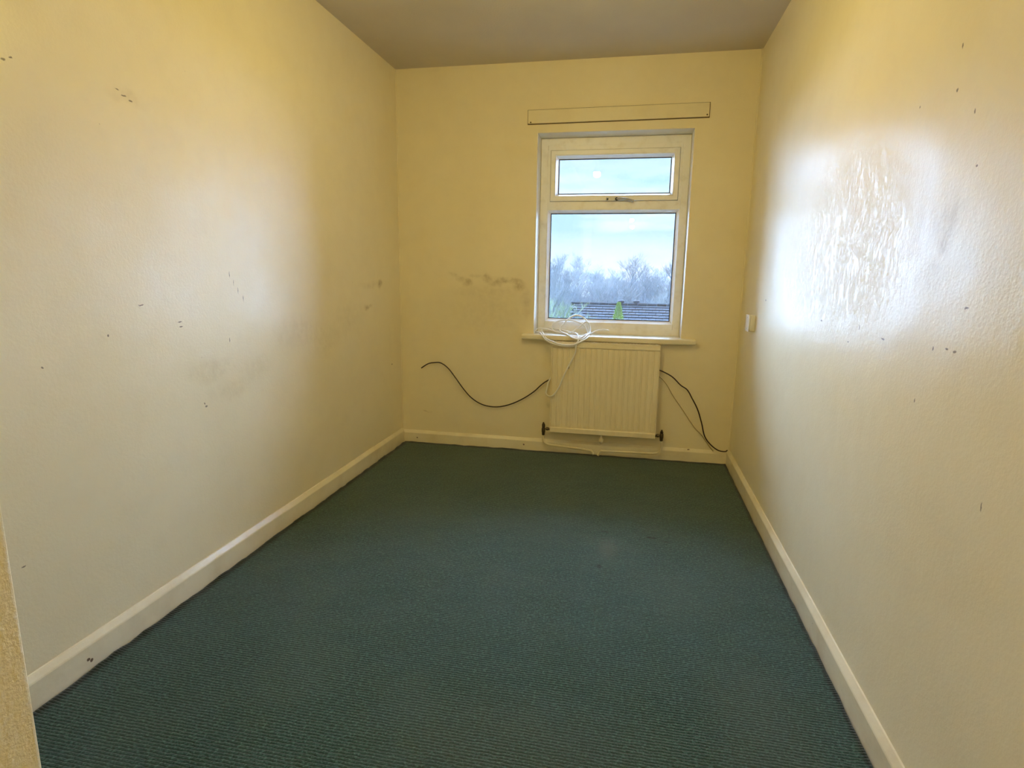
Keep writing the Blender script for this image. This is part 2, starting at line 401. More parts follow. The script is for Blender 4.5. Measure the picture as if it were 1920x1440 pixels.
# measured cable and pipe runs (metres)
COIL= [(1.387, 0.073, 0.805), (1.348, 0.089, 0.809), (1.308, 0.077, 0.802), (1.277, 0.039, 0.787), (1.262, -0.017, 0.785), (1.228, -0.086, 0.755), (1.186, -0.105, 0.722), (1.121, -0.107, 0.716), (1.056, -0.106, 0.727), (1.0, -0.088, 0.75), (0.949, -0.002, 0.785), (0.914, 0.056, 0.785), (0.915, 0.088, 0.799), (0.944, 0.094, 0.805), (0.996, 0.081, 0.799), (1.057, 0.046, 0.786), (1.117, -0.019, 0.785), (1.173, -0.072, 0.763), (1.227, -0.085, 0.761), (1.257, -0.013, 0.785), (1.262, 0.064, 0.795), (1.247, 0.108, 0.825), (1.238, 0.115, 0.859), (1.214, 0.111, 0.883), (1.179, 0.106, 0.896), (1.15, 0.106, 0.89), (1.117, 0.11, 0.868), (1.09, 0.105, 0.838), (1.067, 0.098, 0.806), (1.08, 0.056, 0.79), (1.114, 0.003, 0.785), (1.167, -0.061, 0.767), (1.213, -0.071, 0.766), (1.248, -0.02, 0.785), (1.253, 0.042, 0.791), (1.231, 0.1, 0.822), (1.194, 0.107, 0.848), (1.127, 0.112, 0.862), (1.064, 0.113, 0.857), (1.025, 0.112, 0.839), (1.012, 0.107, 0.811), (1.031, 0.074, 0.791), (1.076, 0.033, 0.785), (1.127, 0.012, 0.785), (1.154, 0.063, 0.792), (1.196, 0.102, 0.824), (1.239, 0.106, 0.856), (1.262, 0.098, 0.826), (1.268, 0.029, 0.788), (1.256, -0.075, 0.766), (1.217, -0.111, 0.744), (1.17, -0.114, 0.726), (1.105, -0.112, 0.726), (1.049, -0.103, 0.74), (1.001, -0.069, 0.757), (0.963, 0.023, 0.785), (0.95, 0.084, 0.793), (0.96, 0.105, 0.802), (0.996, 0.106, 0.805), (1.068, 0.093, 0.8), (1.142, 0.056, 0.788), (1.19, -0.011, 0.785), (1.205, -0.09, 0.754), (1.196, -0.109, 0.729), (1.191, -0.108, 0.68), (1.164, -0.108, 0.617), (1.133, -0.108, 0.55), (1.111, -0.108, 0.496), (1.096, -0.108, 0.454), (1.063, -0.105, 0.404), (1.034, -0.095, 0.39), (1.008, -0.06, 0.399), (1.014, -0.06, 0.438), (1.024, -0.04, 0.483), (1.07, -0.03, 0.555), (1.1, -0.03, 0.53)]
BLACK= [(0.149, -0.022, 0.521), (0.199, -0.022, 0.553), (0.244, -0.022, 0.562), (0.288, -0.022, 0.561), (0.337, -0.022, 0.529), (0.385, -0.022, 0.471), (0.441, -0.022, 0.397), (0.496, -0.022, 0.338), (0.559, -0.022, 0.299), (0.625, -0.022, 0.283), (0.693, -0.022, 0.285), (0.766, -0.022, 0.306), (0.841, -0.022, 0.343), (0.919, -0.022, 0.397), (1.015, -0.022, 0.48), (1.2, -0.022, 0.55), (1.45, -0.022, 0.6), (1.65, -0.022, 0.585), (1.708, -0.03, 0.58), (1.787, -0.03, 0.543), (1.842, -0.03, 0.492), (1.884, -0.03, 0.464), (1.916, -0.03, 0.413), (1.954, -0.03, 0.343), (1.984, -0.03, 0.258), (2.007, -0.03, 0.178), (2.045, -0.03, 0.126), (2.093, -0.03, 0.091), (2.135, -0.03, 0.085), (2.15, -0.03, 0.095)]
CREAM_C= [(1.5, -0.02, 0.58), (1.66, -0.02, 0.57), (1.715, -0.012, 0.533), (1.756, -0.012, 0.493), (1.8, -0.012, 0.422), (1.87, -0.012, 0.327), (1.942, -0.012, 0.226), (1.992, -0.012, 0.176), (2.043, -0.012, 0.107), (2.068, -0.012, 0.077)]
PIPEL= [(0.996, -0.05, 0.132), (0.995, -0.05, 0.088), (1.012, -0.05, 0.064), (1.044, -0.05, 0.055), (1.16, -0.05, 0.048), (1.281, -0.05, 0.039), (1.309, -0.05, 0.035), (1.327, -0.05, 0.011)]
PIPER= [(1.747, -0.05, 0.135), (1.749, -0.05, 0.093), (1.738, -0.05, 0.064), (1.703, -0.05, 0.047), (1.553, -0.05, 0.043), (1.401, -0.05, 0.04), (1.371, -0.05, 0.036), (1.355, -0.05, 0.006)]

# ================================================================ SETTING
# floor slab and ceiling
structure(link('floor', bbox_bm((-0.12, YH-0.1, -0.15), (W+0.12, WT-0.02, -0.009)), M['floor']))
structure(link('ceiling', bbox_bm((-0.12, YH-0.1, H), (W+0.12, WT-0.02, H+0.1)), M['ceiling']))
def slab_grid(bm, x0, x1, y0, y1, z0, z1): box(bm, (x0, y0, z0), (x1, y1, z1))
structure(link('wall_left', bbox_bm((-0.12, YF, -0.009), (0.0, 0.0, H)), M['wall_left']))
structure(link('wall_right', bbox_bm((W, YH, -0.009), (W+0.12, 0.0, H)), M['wall_right']))
bm = bmesh.new(); box(bm, (-0.12, YH, -0.009), (XE, YF, H))
ee = [e for e in bm.edges if abs(e.verts[0].co.x-XE) < 1e-4 and abs(e.verts[1].co.x-XE) < 1e-4 and abs(e.verts[0].co.y-YF) < 1e-4 and abs(e.verts[1].co.y-YF) < 1e-4]
bmesh.ops.bevel(bm, geom=ee, offset=0.006, segments=4, profile=0.5, affect='EDGES')
structure(link('wall_front', bm, M['wall_near']))
structure(link('wall_hall', bbox_bm((XE, YH-0.1, -0.009), (W+0.12, YH, H)), M['wall_near']))
# back wall with its opening: one ring of faces front and back, reveals joined
bm = bmesh.new()
xs = [-0.12, OX0, OX1, W+0.12]; zs = [-0.15, OZ0, OZ1, H]
F = [[bm.verts.new((x, 0.0, z)) for z in zs] for x in xs]
Bk = [[bm.verts.new((x, WT, z)) for z in zs] for x in xs]
for i in range(3):
    for j in range(3):
        if i == 1 and j == 1: continue
        bm.faces.new((F[i][j], F[i+1][j], F[i+1][j+1], F[i][j+1]))
        bm.faces.new((Bk[i][j], Bk[i][j+1], Bk[i+1][j+1], Bk[i+1][j]))
rv = [bm.faces.new((F[1][1], F[1][2], Bk[1][2], Bk[1][1])), bm.faces.new((F[2][2], F[2][1], Bk[2][1], Bk[2][2])),
      bm.faces.new((F[1][2], F[2][2], Bk[2][2], Bk[1][2])), bm.faces.new((F[2][1], F[1][1], Bk[1][1], Bk[2][1]))]
for f in rv: f.material_index = 1
for j in range(3):
    bm.faces.new((F[0][j], F[0][j+1], Bk[0][j+1], Bk[0][j])); bm.faces.new((F[3][j+1], F[3][j], Bk[3][j], Bk[3][j+1]))
for i in range(3):
    bm.faces.new((F[i][3], F[i+1][3], Bk[i+1][3], Bk[i][3])); bm.faces.new((F[i+1][0], F[i][0], Bk[i][0], Bk[i+1][0]))
bmesh.ops.recalc_face_normals(bm, faces=bm.faces)
ee = [e for e in bm.edges if all(abs(v.co.y) < 1e-5 for v in e.verts) and all(OX0-1e-4 < v.co.x < OX1+1e-4 and OZ0-1e-4 < v.co.z < OZ1+1e-4 for v in e.verts)]
bmesh.ops.bevel(bm, geom=ee, offset=0.004, segments=2, profile=0.5, affect='EDGES')
structure(link('wall_back', bm, [M['wall_back'], M['reveal']]))

# skirting boards, chamfered top
SK = [(0, -0.009), (0.016, -0.009), (0.016, 0.068), (0.0145, 0.072), (0.004, 0.088), (0, 0.089)]
def skirting(name, a, b, nrm, trim0=0.0, trim1=0.0, h=1.0, n=40, seed=0):
    a = Vector(a); b = Vector(b); nrm = Vector(nrm); bm = bmesh.new(); rows = []
    d = (b-a).normalized(); ln = (b-a).length
    for i in range(n+1):
        u = i/n
        row = []
        for (q, z) in SK:
            s0 = trim0*q; s1 = trim1*q
            p = a + d*(s0 + (ln - s0 - s1)*u) + nrm*q
            wz = z*h if z > 0 else z
            if z > 0.06: wz += 0.0018*noise.noise(Vector((u*ln*3.1, seed, z*9)))
            qq = 0.0012*noise.noise(Vector((u*ln*4.0, seed+5, z*20))) if q > 0.01 else 0
            row.append(bm.verts.new((p.x + nrm.x*qq, p.y + nrm.y*qq, wz)))
        rows.append(row)
    for r0, r1 in zip(rows, rows[1:]):
        for k in range(len(SK)):
            bm.faces.new((r0[k], r1[k], r1[(k+1)%len(SK)], r0[(k+1)%len(SK)]))
    bm.faces.new(rows[0]); bm.faces.new(rows[-1][::-1])
    bmesh.ops.recalc_face_normals(bm, faces=bm.faces)
    return structure(link(name, bm, M['skirting']))
skirting('baseboard_left', (0, 0, 0), (0, YF, 0), (1, 0, 0), 1, 1, 1.04, 60, 1)
skirting('baseboard_back', (0, 0, 0), (W, 0, 0), (0, -1, 0), 1, 1, 0.90, 50, 2)
skirting('baseboard_right', (W, 0, 0), (W, YH, 0), (-1, 0, 0), 1, 1, 1.06, 90, 3)
skirting('baseboard_front', (0, YF, 0), (XE, YF, 0), (0, 1, 0), 1, 0, 1.0, 10, 4)
skirting('baseboard_hall', (XE, YF, 0), (XE, YH, 0), (1, 0, 0), 0, 1, 1.0, 10, 5)

# filler beads up the two far corners and along the ceiling
def bead(name, pts, r, mat, seed):
    bm = bmesh.new(); P = [Vector(p) for p in pts]; n = 40; Q = []
    for i in range(n+1):
        p = P[0].lerp(P[1], i/n); Q.append(p)
    tube(bm, Q, [r*(1+0.35*noise.noise(Vector((i*0.31, seed, 0)))) for i in range(n+1)], 8)
    return structure(link(name, bm, mat, smooth=True))
bead('trim_1', ((0.001, -0.001, 0.08), (0.001, -0.001, H)), 0.005, M['wall_back'], 1)
bead('trim_2', ((W-0.001, -0.001, 0.08), (W-0.001, -0.001, H)), 0.005, M['wall_back'], 2)

# ---------------------------------------------------------------- carpet
def spaced(a, b, edge, nf, nm):
    o = [a + edge*i/nf for i in range(nf)]
    o += [a + edge + (b-a-2*edge)*i/nm for i in range(nm)]
    o += [b - edge + edge*i/nf for i in range(nf+1)]
    return o
bm = bmesh.new()
def carpet_patch(bm, x0, x1, y0, y1, gl, gr, gf, gb):
    X = spaced(x0, x1, 0.06, 8, 60); Y = spaced(y0, y1, 0.06, 8, 110)
    V = []
    for i, x in enumerate(X):
        row = []
        for j, y in enumerate(Y):
            dl, dr, db, df = x-x0, x1-x, y1-y, y-y0
            z = 0.0012*noise.noise(Vector((x*3, y*3, 0)))
            px, py = x, y
            wob = lambda s, q: 0.5+0.7*noise.noise(Vector((q*6.0, s, 0))) + 0.45*noise.noise(Vector((q*19.0, s, 3)))
            for dd, g, s, q in ((dl, gl, 1, y), (dr, gr, 2, y), (db, gb, 3, x), (df, gf, 4, x)):
                if not g: continue
                f = max(0.0, 1-dd/0.05)**2
                z += f*g*(0.014 if s == 1 else 0.006)*max(0, wob(s, q)-(.25 if s == 1 else 0))
            if gl: px += max(0, 1-dl/0.03)*0.0045*max(0, wob(11, y))*gl
            if gr: px -= max(0, 1-dr/0.03)*0.0035*max(0, wob(12, y))*gr
            if gb: py -= max(0, 1-db/0.03)*0.006*max(0.2, wob(13, x))
            row.append(bm.verts.new((px, py, z)))
        V.append(row)
    for i in range(len(X)-1):
        for j in range(len(Y)-1):
            bm.faces.new((V[i][j], V[i+1][j], V[i+1][j+1], V[i][j+1]))
    # cut edge turned down
    edge = [V[i][0] for i in range(len(X))] + [V[-1][j] for j in range(1, len(Y))] + [V[i][-1] for i in range(len(X)-2, -1, -1)] + [V[0][j] for j in range(len(Y)-2, 0, -1)]
    low = [bm.verts.new((v.co.x, v.co.y, -0.0085)) for v in edge]
    for k in range(len(edge)):
        k2 = (k+1) % len(edge)
        bm.faces.new((edge[k], low[k], low[k2], edge[k2]))
carpet_patch(bm, 0.023, W-0.018, YF+0.018, -0.024, 1, 1, 0, 1)
o = link('carpet', bm, M['carpet'], smooth=True)
tag(o, 'dark green ribbed fitted carpet covering the bedroom floor wall to wall', 'carpet')
bm = bmesh.new(); box(bm, (XE+0.018, YH+0.02, -0.0085), (W-0.018, YF+0.0175, 0.0))
o = link('carpet', bm, M['carpet'])
tag(o, 'dark green ribbed carpet strip of the entrance passage behind the viewer', 'carpet')

# ---------------------------------------------------------------- window
win = bpy.data.objects.new('window_1', None); C.objects.link(win); win.location = ((OX0+OX1)/2, 0.17, OZ0)
structure(win, 'white plastic window with a top-hung light above a large fixed pane')
FY = 0.140
M['sash_shadow'] = NT('painted sash shadow', rough=0.7, base=(0.22, 0.20, 0.18)).m  # shadow line round the sash, put in as a dark grey ring
bm = bmesh.new()
ring_rect(bm, OX0+.001, OX1-.001, OZ0+.001, OZ1-.001, [(0, FY+.003), (.003, FY), (.044, FY), (.048, FY+.004), (.048, .222), (0, .222)])
link('outer_frame', bm, M['upvc'], win)
# thicker lower rail and the top packer of the frame
link('bottom_rail', bbox_bm((OX0+.048, FY, OZ0+.045), (OX1-.048, .2, .850), .002), M['upvc'], win)
link('top_rail', bbox_bm((OX0+.048, FY, 1.922), (OX1-.048, .2, OZ1-.045), .002), M['upvc'], win)
link('transom', bbox_bm((OX0+.047, FY, 1.560), (OX1-.047, .2, 1.612), .002), M['upvc'], win)
for xa, xb in ((OX0+.046, .973), (1.766, OX1-.046)):
    link('jamb_stop', bbox_bm((xa, FY+.0005, 1.610), (xb, .2, 1.924), .0012), M['upvc'], win)
# sash
bm = bmesh.new()
ring_rect(bm, .9755, 1.7635, 1.6135, 1.9205, [(0, FY-.008), (.003, FY-.012), (.026, FY-.012), (.030, FY-.008), (.030, .206), (0, .206)])
sash = link('sash', bm, M['upvc'], win)
bm = bmesh.new()
ring_rect(bm, 1.0045, 1.7345, 1.6425, 1.8915, [(0, FY-.011), (.003, FY-.011), (.017, .172), (.018, .178), (0, .178)])
link('glazing_bead', bm, M['upvc'], sash)
bm = bmesh.new(); ring_rect(bm, 1.0205, 1.7185, 1.6585, 1.8755, [(-.002, .174), (.0060, .174), (.0060, .180), (-.002, .180)])
link('gasket', bm, M['gasket'], sash)
def pane(x0, x1, z0, z1, y, parent, tiltx=0.0, tiltz=0.0, name='pane'):
    o = link(name, bbox_bm(((x0-x1)/2, -.002, (z0-z1)/2), ((x1-x0)/2, .002, (z1-z0)/2)), M['glass'], None)
    o.parent = parent; o.matrix_parent_inverse = Matrix.Translation(parent.location).inverted()
    o.location = ((x0+x1)/2, y, (z0+z1)/2); o.rotation_euler = (tiltx, 0, tiltz)
    return o
pane(1.010, 1.729, 1.648, 1.886, .183, sash)
pane(1.010, 1.729, 1.648, 1.886, .199, sash)
bm = bmesh.new(); ring_rect(bm, .9735, 1.7655, 1.6118, 1.9225, [(0, FY-.002), (.002, FY-.002), (.002, FY+.002), (0, FY+.002)])
link('sash_shadow_line', bm, M['sash_shadow'], win)
# fixed light
bm = bmesh.new()
ring_rect(bm, .957, 1.7835, .846, 1.563, [(0, FY+.001), (.004, FY+.001), (.020, .174), (.021, .179), (0, .179)])
link('glazing_bead', bm, M['upvc'], win)
bm = bmesh.new(); ring_rect(bm, .975, 1.7655, .864, 1.545, [(0, .175), (.0075, .175), (.0075, .181), (0, .181)])
link('gasket', bm, M['gasket'], win)
pane(.965, 1.775, .856, 1.553, .184, win, 0, 0)
pane(.965, 1.775, .856, 1.553, .201, win, math.radians(0.5), math.radians(0.05))
# outside cill
link('outer_cill', bbox_bm((OX0+.001, .223, OZ0+.002), (OX1, .33, OZ0+.03), .004), M['upvc'], win)
# handle on the sash
hd = link('handle', bbox_bm((1.330, FY-.020, 1.611), (1.408, FY-.012, 1.634), .003), M['steel'], sash)
def sub(name, bm, mat, parent, smooth=False):
    o = link(name, bm, mat, None, smooth); o.parent = parent
    o.matrix_parent_inverse = parent_world_inv(parent); return o
def parent_world_inv(p):
    bpy.context.view_layer.update(); return p.matrix_world.inverted()
# lever and screws of the window handle (folded into the handle as one mesh: a sub-part cannot go deeper)
bm = bmesh.new(); bm.from_mesh(hd.data)
tube(bm, catmull([(1.395, .116, 1.622), (1.42, .112, 1.624), (1.45, .110, 1.621), (1.48, .111, 1.614), (1.500, .114, 1.608)], 4), [.009]*4+[.008]*13, 8)
n0 = len(bm.faces)
lathe(bm, [(.010, 0), (.010, -.012), (.007, -.014)], 14, 'Y', (1.396, FY-.018, 1.622))
lathe(bm, [(.006, 0), (.006, -.003), (.004, -.004)], 12, 'Y', (1.340, FY-.020, 1.622))
bm.faces.ensure_lookup_table()
for f in bm.faces[n0:]: f.material_index = 1
hd.data.materials.append(M['black_plastic'])
for f in bm.faces[n0-100000 if n0 > 100000 else 0:n0]: pass
bm.to_mesh(hd.data); bm.free()
hd['label'] = 'metal lever handle with dark screws'

# sill board
bm = bmesh.new()
prof = [(-.052, .752), (-.050, .746), (-.046, .743), (0.0, .742), (.139, .742), (.139, .777), (-.040, .777), (-.048, .774), (-.052, .767)]
def prism(bm, prof, x0, x1):
    a = [bm.verts.new((x0, y, z)) for y, z in prof]; b = [bm.verts.new((x1, y, z)) for y, z in prof]
    for k in range(len(prof)): bm.faces.new((a[k], a[(k+1)%len(prof)], b[(k+1)%len(prof)], b[k]))
    bm.faces.new(a); bm.faces.new(b[::-1]); bmesh.ops.recalc_face_normals(bm, faces=bm.faces)
front = [(y, z) for y, z in prof if y < 0.0] + []
prism(bm, [(-.052, .752), (-.050, .746), (-.046, .743), (0.0, .742), (0.0, .777), (-.040, .777), (-.048, .774), (-.052, .767)], .840, 1.912)
prism(bm, [(-.001, .7685), (.1395, .7685), (.1395, .777), (-.001, .777)], OX0+.0005, OX1-.0005)
sill = link('window_sill', bm, M['sill'])
tag(sill, 'cream painted window sill board with a rounded nose under the window', 'window sill')

# timber batten above the window
M['gap_shadow'] = NT('painted gap shadow', rough=0.8, base=(0.12, 0.08, 0.035)).m  # gap shadow round the board, painted as a dark rim plate
bt_ = thing('wooden_batten', 'long cream painted curtain batten screwed to the wall above the window', 'batten', (1.375, 0, 2.09))
bm = bmesh.new(); box(bm, (-.525, -.016, -.038), (.525, 0.0, .038)); bevel_all(bm, .0015, 1)
o = sub('board', bm, M['batten'], bt_); o.matrix_parent_inverse = Matrix(); o.rotation_euler = (0, math.radians(-0.25), 0)
o = sub('gap_shadow_edge', bbox_bm((-.529, -.004, -.042), (.529, .0, .042)), M['gap_shadow'], bt_); o.matrix_parent_inverse = Matrix(); o.rotation_euler = (0, math.radians(-0.25), 0)
for x, z in ((.867, 2.056), (1.889, 2.064)):
    bm = bmesh.new(); lathe(bm, [(.0045, -.0155), (.0045, -.0175), (.003, -.0182)], 10, 'Y', (x, 0, z))
    sub('screw', bm, M['valve'], bt_)

# ---------------------------------------------------------------- radiator
rad = thing('radiator', 'cream painted fluted panel radiator on the wall below the window', 'radiator', (1.37, -.05, .15))
RX0, RX1, RZ0, RZ1 = 1.042, 1.704, .152, .742
bm = bmesh.new(); NF = 19; PW = (RX1-RX0)/NF; xs = []
for k in range(NF):
    for f in (0.0, .10, .18, .5, .82, .90): xs.append((RX0 + (k+f)*PW, 1.0 if .12 < f < .88 else (0.0 if f < .05 else .12)))
xs.append((RX1, 0.0))
zz = [(RZ0+.034, 0), (RZ0+.040, .3), (RZ0+.050, .9), (RZ0+.060, 1)] + [(RZ0+.06+(RZ1-RZ0-.155)*i/6, 1) for i in range(1, 6)] + [(RZ1-.095, 1), (RZ1-.052, 1), (RZ1-.044, .9), (RZ1-.038, .3), (RZ1-.034, 0)]
g = []
for x, fx in xs:
    g.append([bm.verts.new((x, -.084 - .0035*fx*fz, z)) for z, fz in zz])
for a, b in zip(g, g[1:]):
    for k in range(len(zz)-1): bm.faces.new((a[k], b[k], b[k+1], a[k+1]))
bmesh.ops.recalc_face_normals(bm, faces=bm.faces)
# back of the panel
box(bm, (RX0, -.0835, RZ0+.030), (RX1, -.072, RZ1-.030))
sub('front_panel', bm, M['radiator'], rad)
sub('bottom_rail', bbox_bm((RX0-.001, -.094, RZ0), (RX1+.001, -.070, RZ0+.034), .005, 3), M['radiator'], rad)
sub('top_rail', bbox_bm((RX0-.001, -.094, RZ1-.036), (RX1+.001, -.070, RZ1-.012), .004, 3), M['radiator'], rad)
sub('back_panel', bbox_bm((RX0+.002, -.040, RZ0+.01), (RX1-.002, -.028, RZ1-.014), .003, 2), M['radiator'], rad)
bm = bmesh.new()
box(bm, (RX0, -.092, RZ1-.012), (RX1, -.080, RZ1)); box(bm, (RX0, -.034, RZ1-.012), (RX1, -.026, RZ1))
for k in range(34):
    x = RX0 + (RX1-RX0)*k/33
    box(bm, (x-.004 if k else x, -.081, RZ1-.010), (x+.004 if k < 33 else x, -.033, RZ1-.001))
sub('top_grille', bm, M['radiator'], rad)
for x in (RX0, RX1):
    s = -1 if x == RX0 else 1
    sub('side_panel', bbox_bm((min(x, x+s*.003), -.088, RZ0+.02), (max(x, x+s*.003), -.030, RZ1-.004), .001, 1), M['radiator'], rad)
for x in (RX0+.09, RX1-.09):
    sub('wall_bracket', bbox_bm((x-.015, -.030, RZ0+.06), (x+.015, 0.0, RZ1-.08), .002, 1), M['radiator'], rad)
# valves
def valve(x, zt, zb, xr, zc):
    y = -.05; h = zt-zb
    bm = bmesh.new()
    lathe(bm, [(.007, 0), (.010, .004), (.010, .018), (.012, .022), (.012, .045), (.009, .050), (.010, .056), (.0105, h-.018), (.007, h-.008), (.004, h)], 14, 'Z', (x, y, zb))
    v = sub('valve', bm, M['valve'], rad, True)
    v['label'] = 'dark tarnished brass valve'
    bm = bmesh.new()
    s = 1 if xr > x else -1
    L_ = abs(xr-x)
    lathe(bm, [(.006, 0), (.006, L_*.35*s), (.011, L_*.38*s), (.011, L_*.7*s), (.008, L_*.74*s), (.008, L_*s)], 6, 'X', (x, y, zc))
    sub('union_nut', bm, M['valve'], v)
valve(.995, .206, .118, RX0, .163)
valve(1.746, .204, .130, RX1, .165)
for P_ in (PIPEL, PIPER):
    bm = bmesh.new(); tube(bm, catmull(P_, 6), .0075, 12)
    sub('pipe', bm, M['pipe'], rad, True)
bm = bmesh.new()
lathe(bm, [(.006, 0), (.006, .008), (.013, .012), (.016, .020), (.016, .034), (.010, .040), (.007, .058), (.007, .066)], 14, 'Z', (1.371, -.06, .088))
sub('drain_plug', bm, M['pipe'], rad, True)

# ---------------------------------------------------------------- cables
bm = bmesh.new(); tube(bm, catmull(COIL, 5), .0048, 8)
o = link('cable', bm, M['white_cable'], smooth=True)
tag(o, 'tangled coil of white cable on the sill with its tail hanging over the radiator', 'cable')
bm = bmesh.new(); tube(bm, catmull(BLACK, 6), .0038, 8)
o = link('cable', bm, M['black_cable'], smooth=True)
tag(o, 'black cable waving along the wall and passing behind the radiator to the corner', 'cable')
bm = bmesh.new(); tube(bm, catmull(CREAM_C, 6), .0026, 8)
o = link('cable', bm, M['cream_cable'], smooth=True)
tag(o, 'thin tan cable running down the wall from behind the radiator to the corner skirting', 'cable')

# ---------------------------------------------------------------- wall outlet
wp_ = thing('wall_outlet', 'small square white outlet box on the right wall near the window', 'outlet', (W, -.405, .915))
sub('back_box', bbox_bm((W-.026, -.447, .873), (W, -.363, .957), .003, 2), M['plate'], wp_)
sub('face_plate', bbox_bm((W-.034, -.449, .871), (W-.026, -.361, .959), .003, 2), M['plate'], wp_)
for z in (.885, .945):
    bm = bmesh.new(); lathe(bm, [(.003, -.034), (.003, -.0352)], 8, 'X', (W, -.405, z)); sub('screw', bm, M['steel'], wp_)

# ---------------------------------------------------------------- ceiling pendants (out of frame, mirrored in the panes)
M['bulb_room'] = emis('lit led bulb', LAMP_COL, ROOM_LAMP)
M['bulb_hall'] = emis('lit hall led bulb', LAMP_COL, HALL_LAMP)
def pendant(x, y, z, mat, label):
    t_ = thing('pendant_lamp', label, 'lamp', (x, y, H))
    bm = bmesh.new(); lathe(bm, [(.042, H), (.042, H-.008), (.020, H-.024), (.006, H-.028)], 20, 'Z', (x, y, 0)); sub('ceiling_rose', bm, M['plate'], t_, True)
    bm = bmesh.new(); tube(bm, [Vector((x, y, H-.02)), Vector((x, y, z+.10))], .003, 8); sub('cord', bm, M['white_cable'], t_, True)
    bm = bmesh.new(); lathe(bm, [(.006, z+.115), (.017, z+.108), (.019, z+.060), (.020, z+.055)], 18, 'Z', (x, y, 0)); sub('lamp_holder', bm, M['plate'], t_, True)
    bm = bmesh.new(); lathe(bm, [(.014, z+.062), (.020, z+.045), (.030, z+.015), (.0305, z+.012)], 20, 'Z', (x, y, 0)); sub('bulb_base', bm, M['plate'], t_, True)
    bm = bmesh.new(); lathe(bm, [(.030, z+.012), (.0315, z+.002), (.030, z-.012), (.024, z-.024), (.013, z-.031), (.002, z-.033)], 20, 'Z', (x, y, 0)); sub('bulb', bm, mat, t_, True)
pendant(1.14, -1.72, 2.09, M['bulb_room'], 'lit bulb pendant hanging from the bedroom ceiling in front of the window')
pendant(1.47, -5.5, 1.90, M['bulb_hall'], 'lit bulb pendant hanging in the entrance passage behind the viewer')

# ================================================================ OUTSIDE
# thin damp haze lying over the valley
hz = bpy.data.materials.new('haze'); hz.use_nodes = True; q = hz.node_tree; q.nodes.clear()
vs = q.nodes.new('ShaderNodeVolumeScatter'); vs.inputs['Color'].default_value = (0.62, 0.80, 1.0, 1); vs.inputs['Density'].default_value = 0.0014; vs.inputs['Anisotropy'].default_value = 0.0
q.links.new(vs.outputs[0], q.nodes.new('ShaderNodeOutputMaterial').inputs['Volume'])
o = link('haze', bbox_bm((-70, 6, -16), (70, 85, 14)), hz)
tag(o, 'thin pale blue haze over the wood and roof outside the window', 'haze', None, 'stuff')
GY = lambda y: -4.0 - max(0, min(1, (y-12)/40))*5.0
bm = bmesh.new(); rows = []
for i in range(41):
    x = -110 + 220*i/40
    rows.append([bm.verts.new((x, 1.5+y, GY(y)+.15*noise.noise(Vector((x*.2, y*.2, 0))))) for y in [j*4 for j in range(33)]])
for a, b in zip(rows, rows[1:]):
    for k in range(len(a)-1): bm.faces.new((a[k], b[k], b[k+1], a[k+1]))
structure(link('ground', bm, M['grass']), 'grassy ground falling away outside the window')

def grow(bm, p, d, length, r, depth, rnd, seg=3):
    n = 3 if depth > 1 else 2
    pts = [p.copy()]; q = p.copy(); dd = d.copy()
    for i in range(n):
        dd = (dd + Vector((rnd.uniform(-.16,.16), rnd.uniform(-.16,.16), rnd.uniform(-.02,.14)))).normalized()
        q = q + dd*(length/n); pts.append(q.copy())
    tube(bm, pts, [r*(1-.5*i/n) for i in range(n+1)], seg, False)
    if depth == 0: return
    k = rnd.choice((4, 5)) if depth > 1 else 6
    for i in range(k):
        u = rnd.uniform(.30, 1.0); s = min(int(u*n), n-1); b = pts[s].lerp(pts[s+1], u*n-s)
        a = rnd.uniform(0, 2*PI); side = Vector((math.cos(a), math.sin(a), 0))
        nd = (dd*rnd.uniform(.5, .9) + side*rnd.uniform(.4, .8) + Vector((0, 0, .25))).normalized()
        grow(bm, b, nd, length*rnd.uniform(.5, .75), max(.007, r*rnd.uniform(.42, .6)), depth-1, rnd, seg)
def tree_mesh(seed, hgt, spread, depth=5, tw=1.0):
    rnd = random.Random(seed)
    tb = bmesh.new()
    pts = [Vector((0, 0, 0))]
    for i in range(5): pts.append(pts[-1] + Vector((rnd.uniform(-.15, .15), rnd.uniform(-.15, .15), hgt*.155)))
    tube(tb, pts, [.22, .19, .17, .14, .12, .09], 6)
    cb = bmesh.new()
    for i in range(9):
        u = rnd.uniform(.35, 1.0)*5; s = min(int(u), 4); b = pts[s].lerp(pts[s+1], u-s)
        a = rnd.uniform(0, 2*PI)
        nd = Vector((math.cos(a)*spread, math.sin(a)*spread, rnd.uniform(.7, 1.5))).normalized()
        grow(cb, b, nd, hgt*rnd.uniform(.16, .25), .055*tw, depth-1, rnd)
    grow(cb, pts[-1], Vector((0, 0, 1)), hgt*.2, .07*tw, depth-1, rnd)
    a = bpy.data.meshes.new('trunk'); tb.to_mesh(a); tb.free(); a.materials.append(M['bark'])
    c = bpy.data.meshes.new('branches'); cb.to_mesh(c); cb.free(); c.materials.append(M['bark'])
    return a, c
variants = [tree_mesh(s, 10.5, sp) for s, sp in ((1, .45), (2, .6), (3, .4), (4, .75), (5, .55))]
def place_tree(x, y, v, s, label, group=None, rz=0.0, sz=None, name='bare_tree'):
    t_ = thing(name, label, 'tree', (x, y, GY(y-1.5)-.1), group)
    for nm, me in zip(('trunk', 'branches'), variants[v]):
        o = bpy.data.objects.new(nm, me); C.objects.link(o); o.parent = t_
    t_.scale = (s, s, sz or s); t_.rotation_euler = (0, 0, rz)
    return t_
place_tree(1.15, 50, 3, 1.06, 'tallest bushy bare tree, standing just right of centre through the window', None, .4, .93)
place_tree(-5.3, 50, 1, 0.95, 'tall bare tree at the far left end of the wood through the window', None, 1.2, .98)
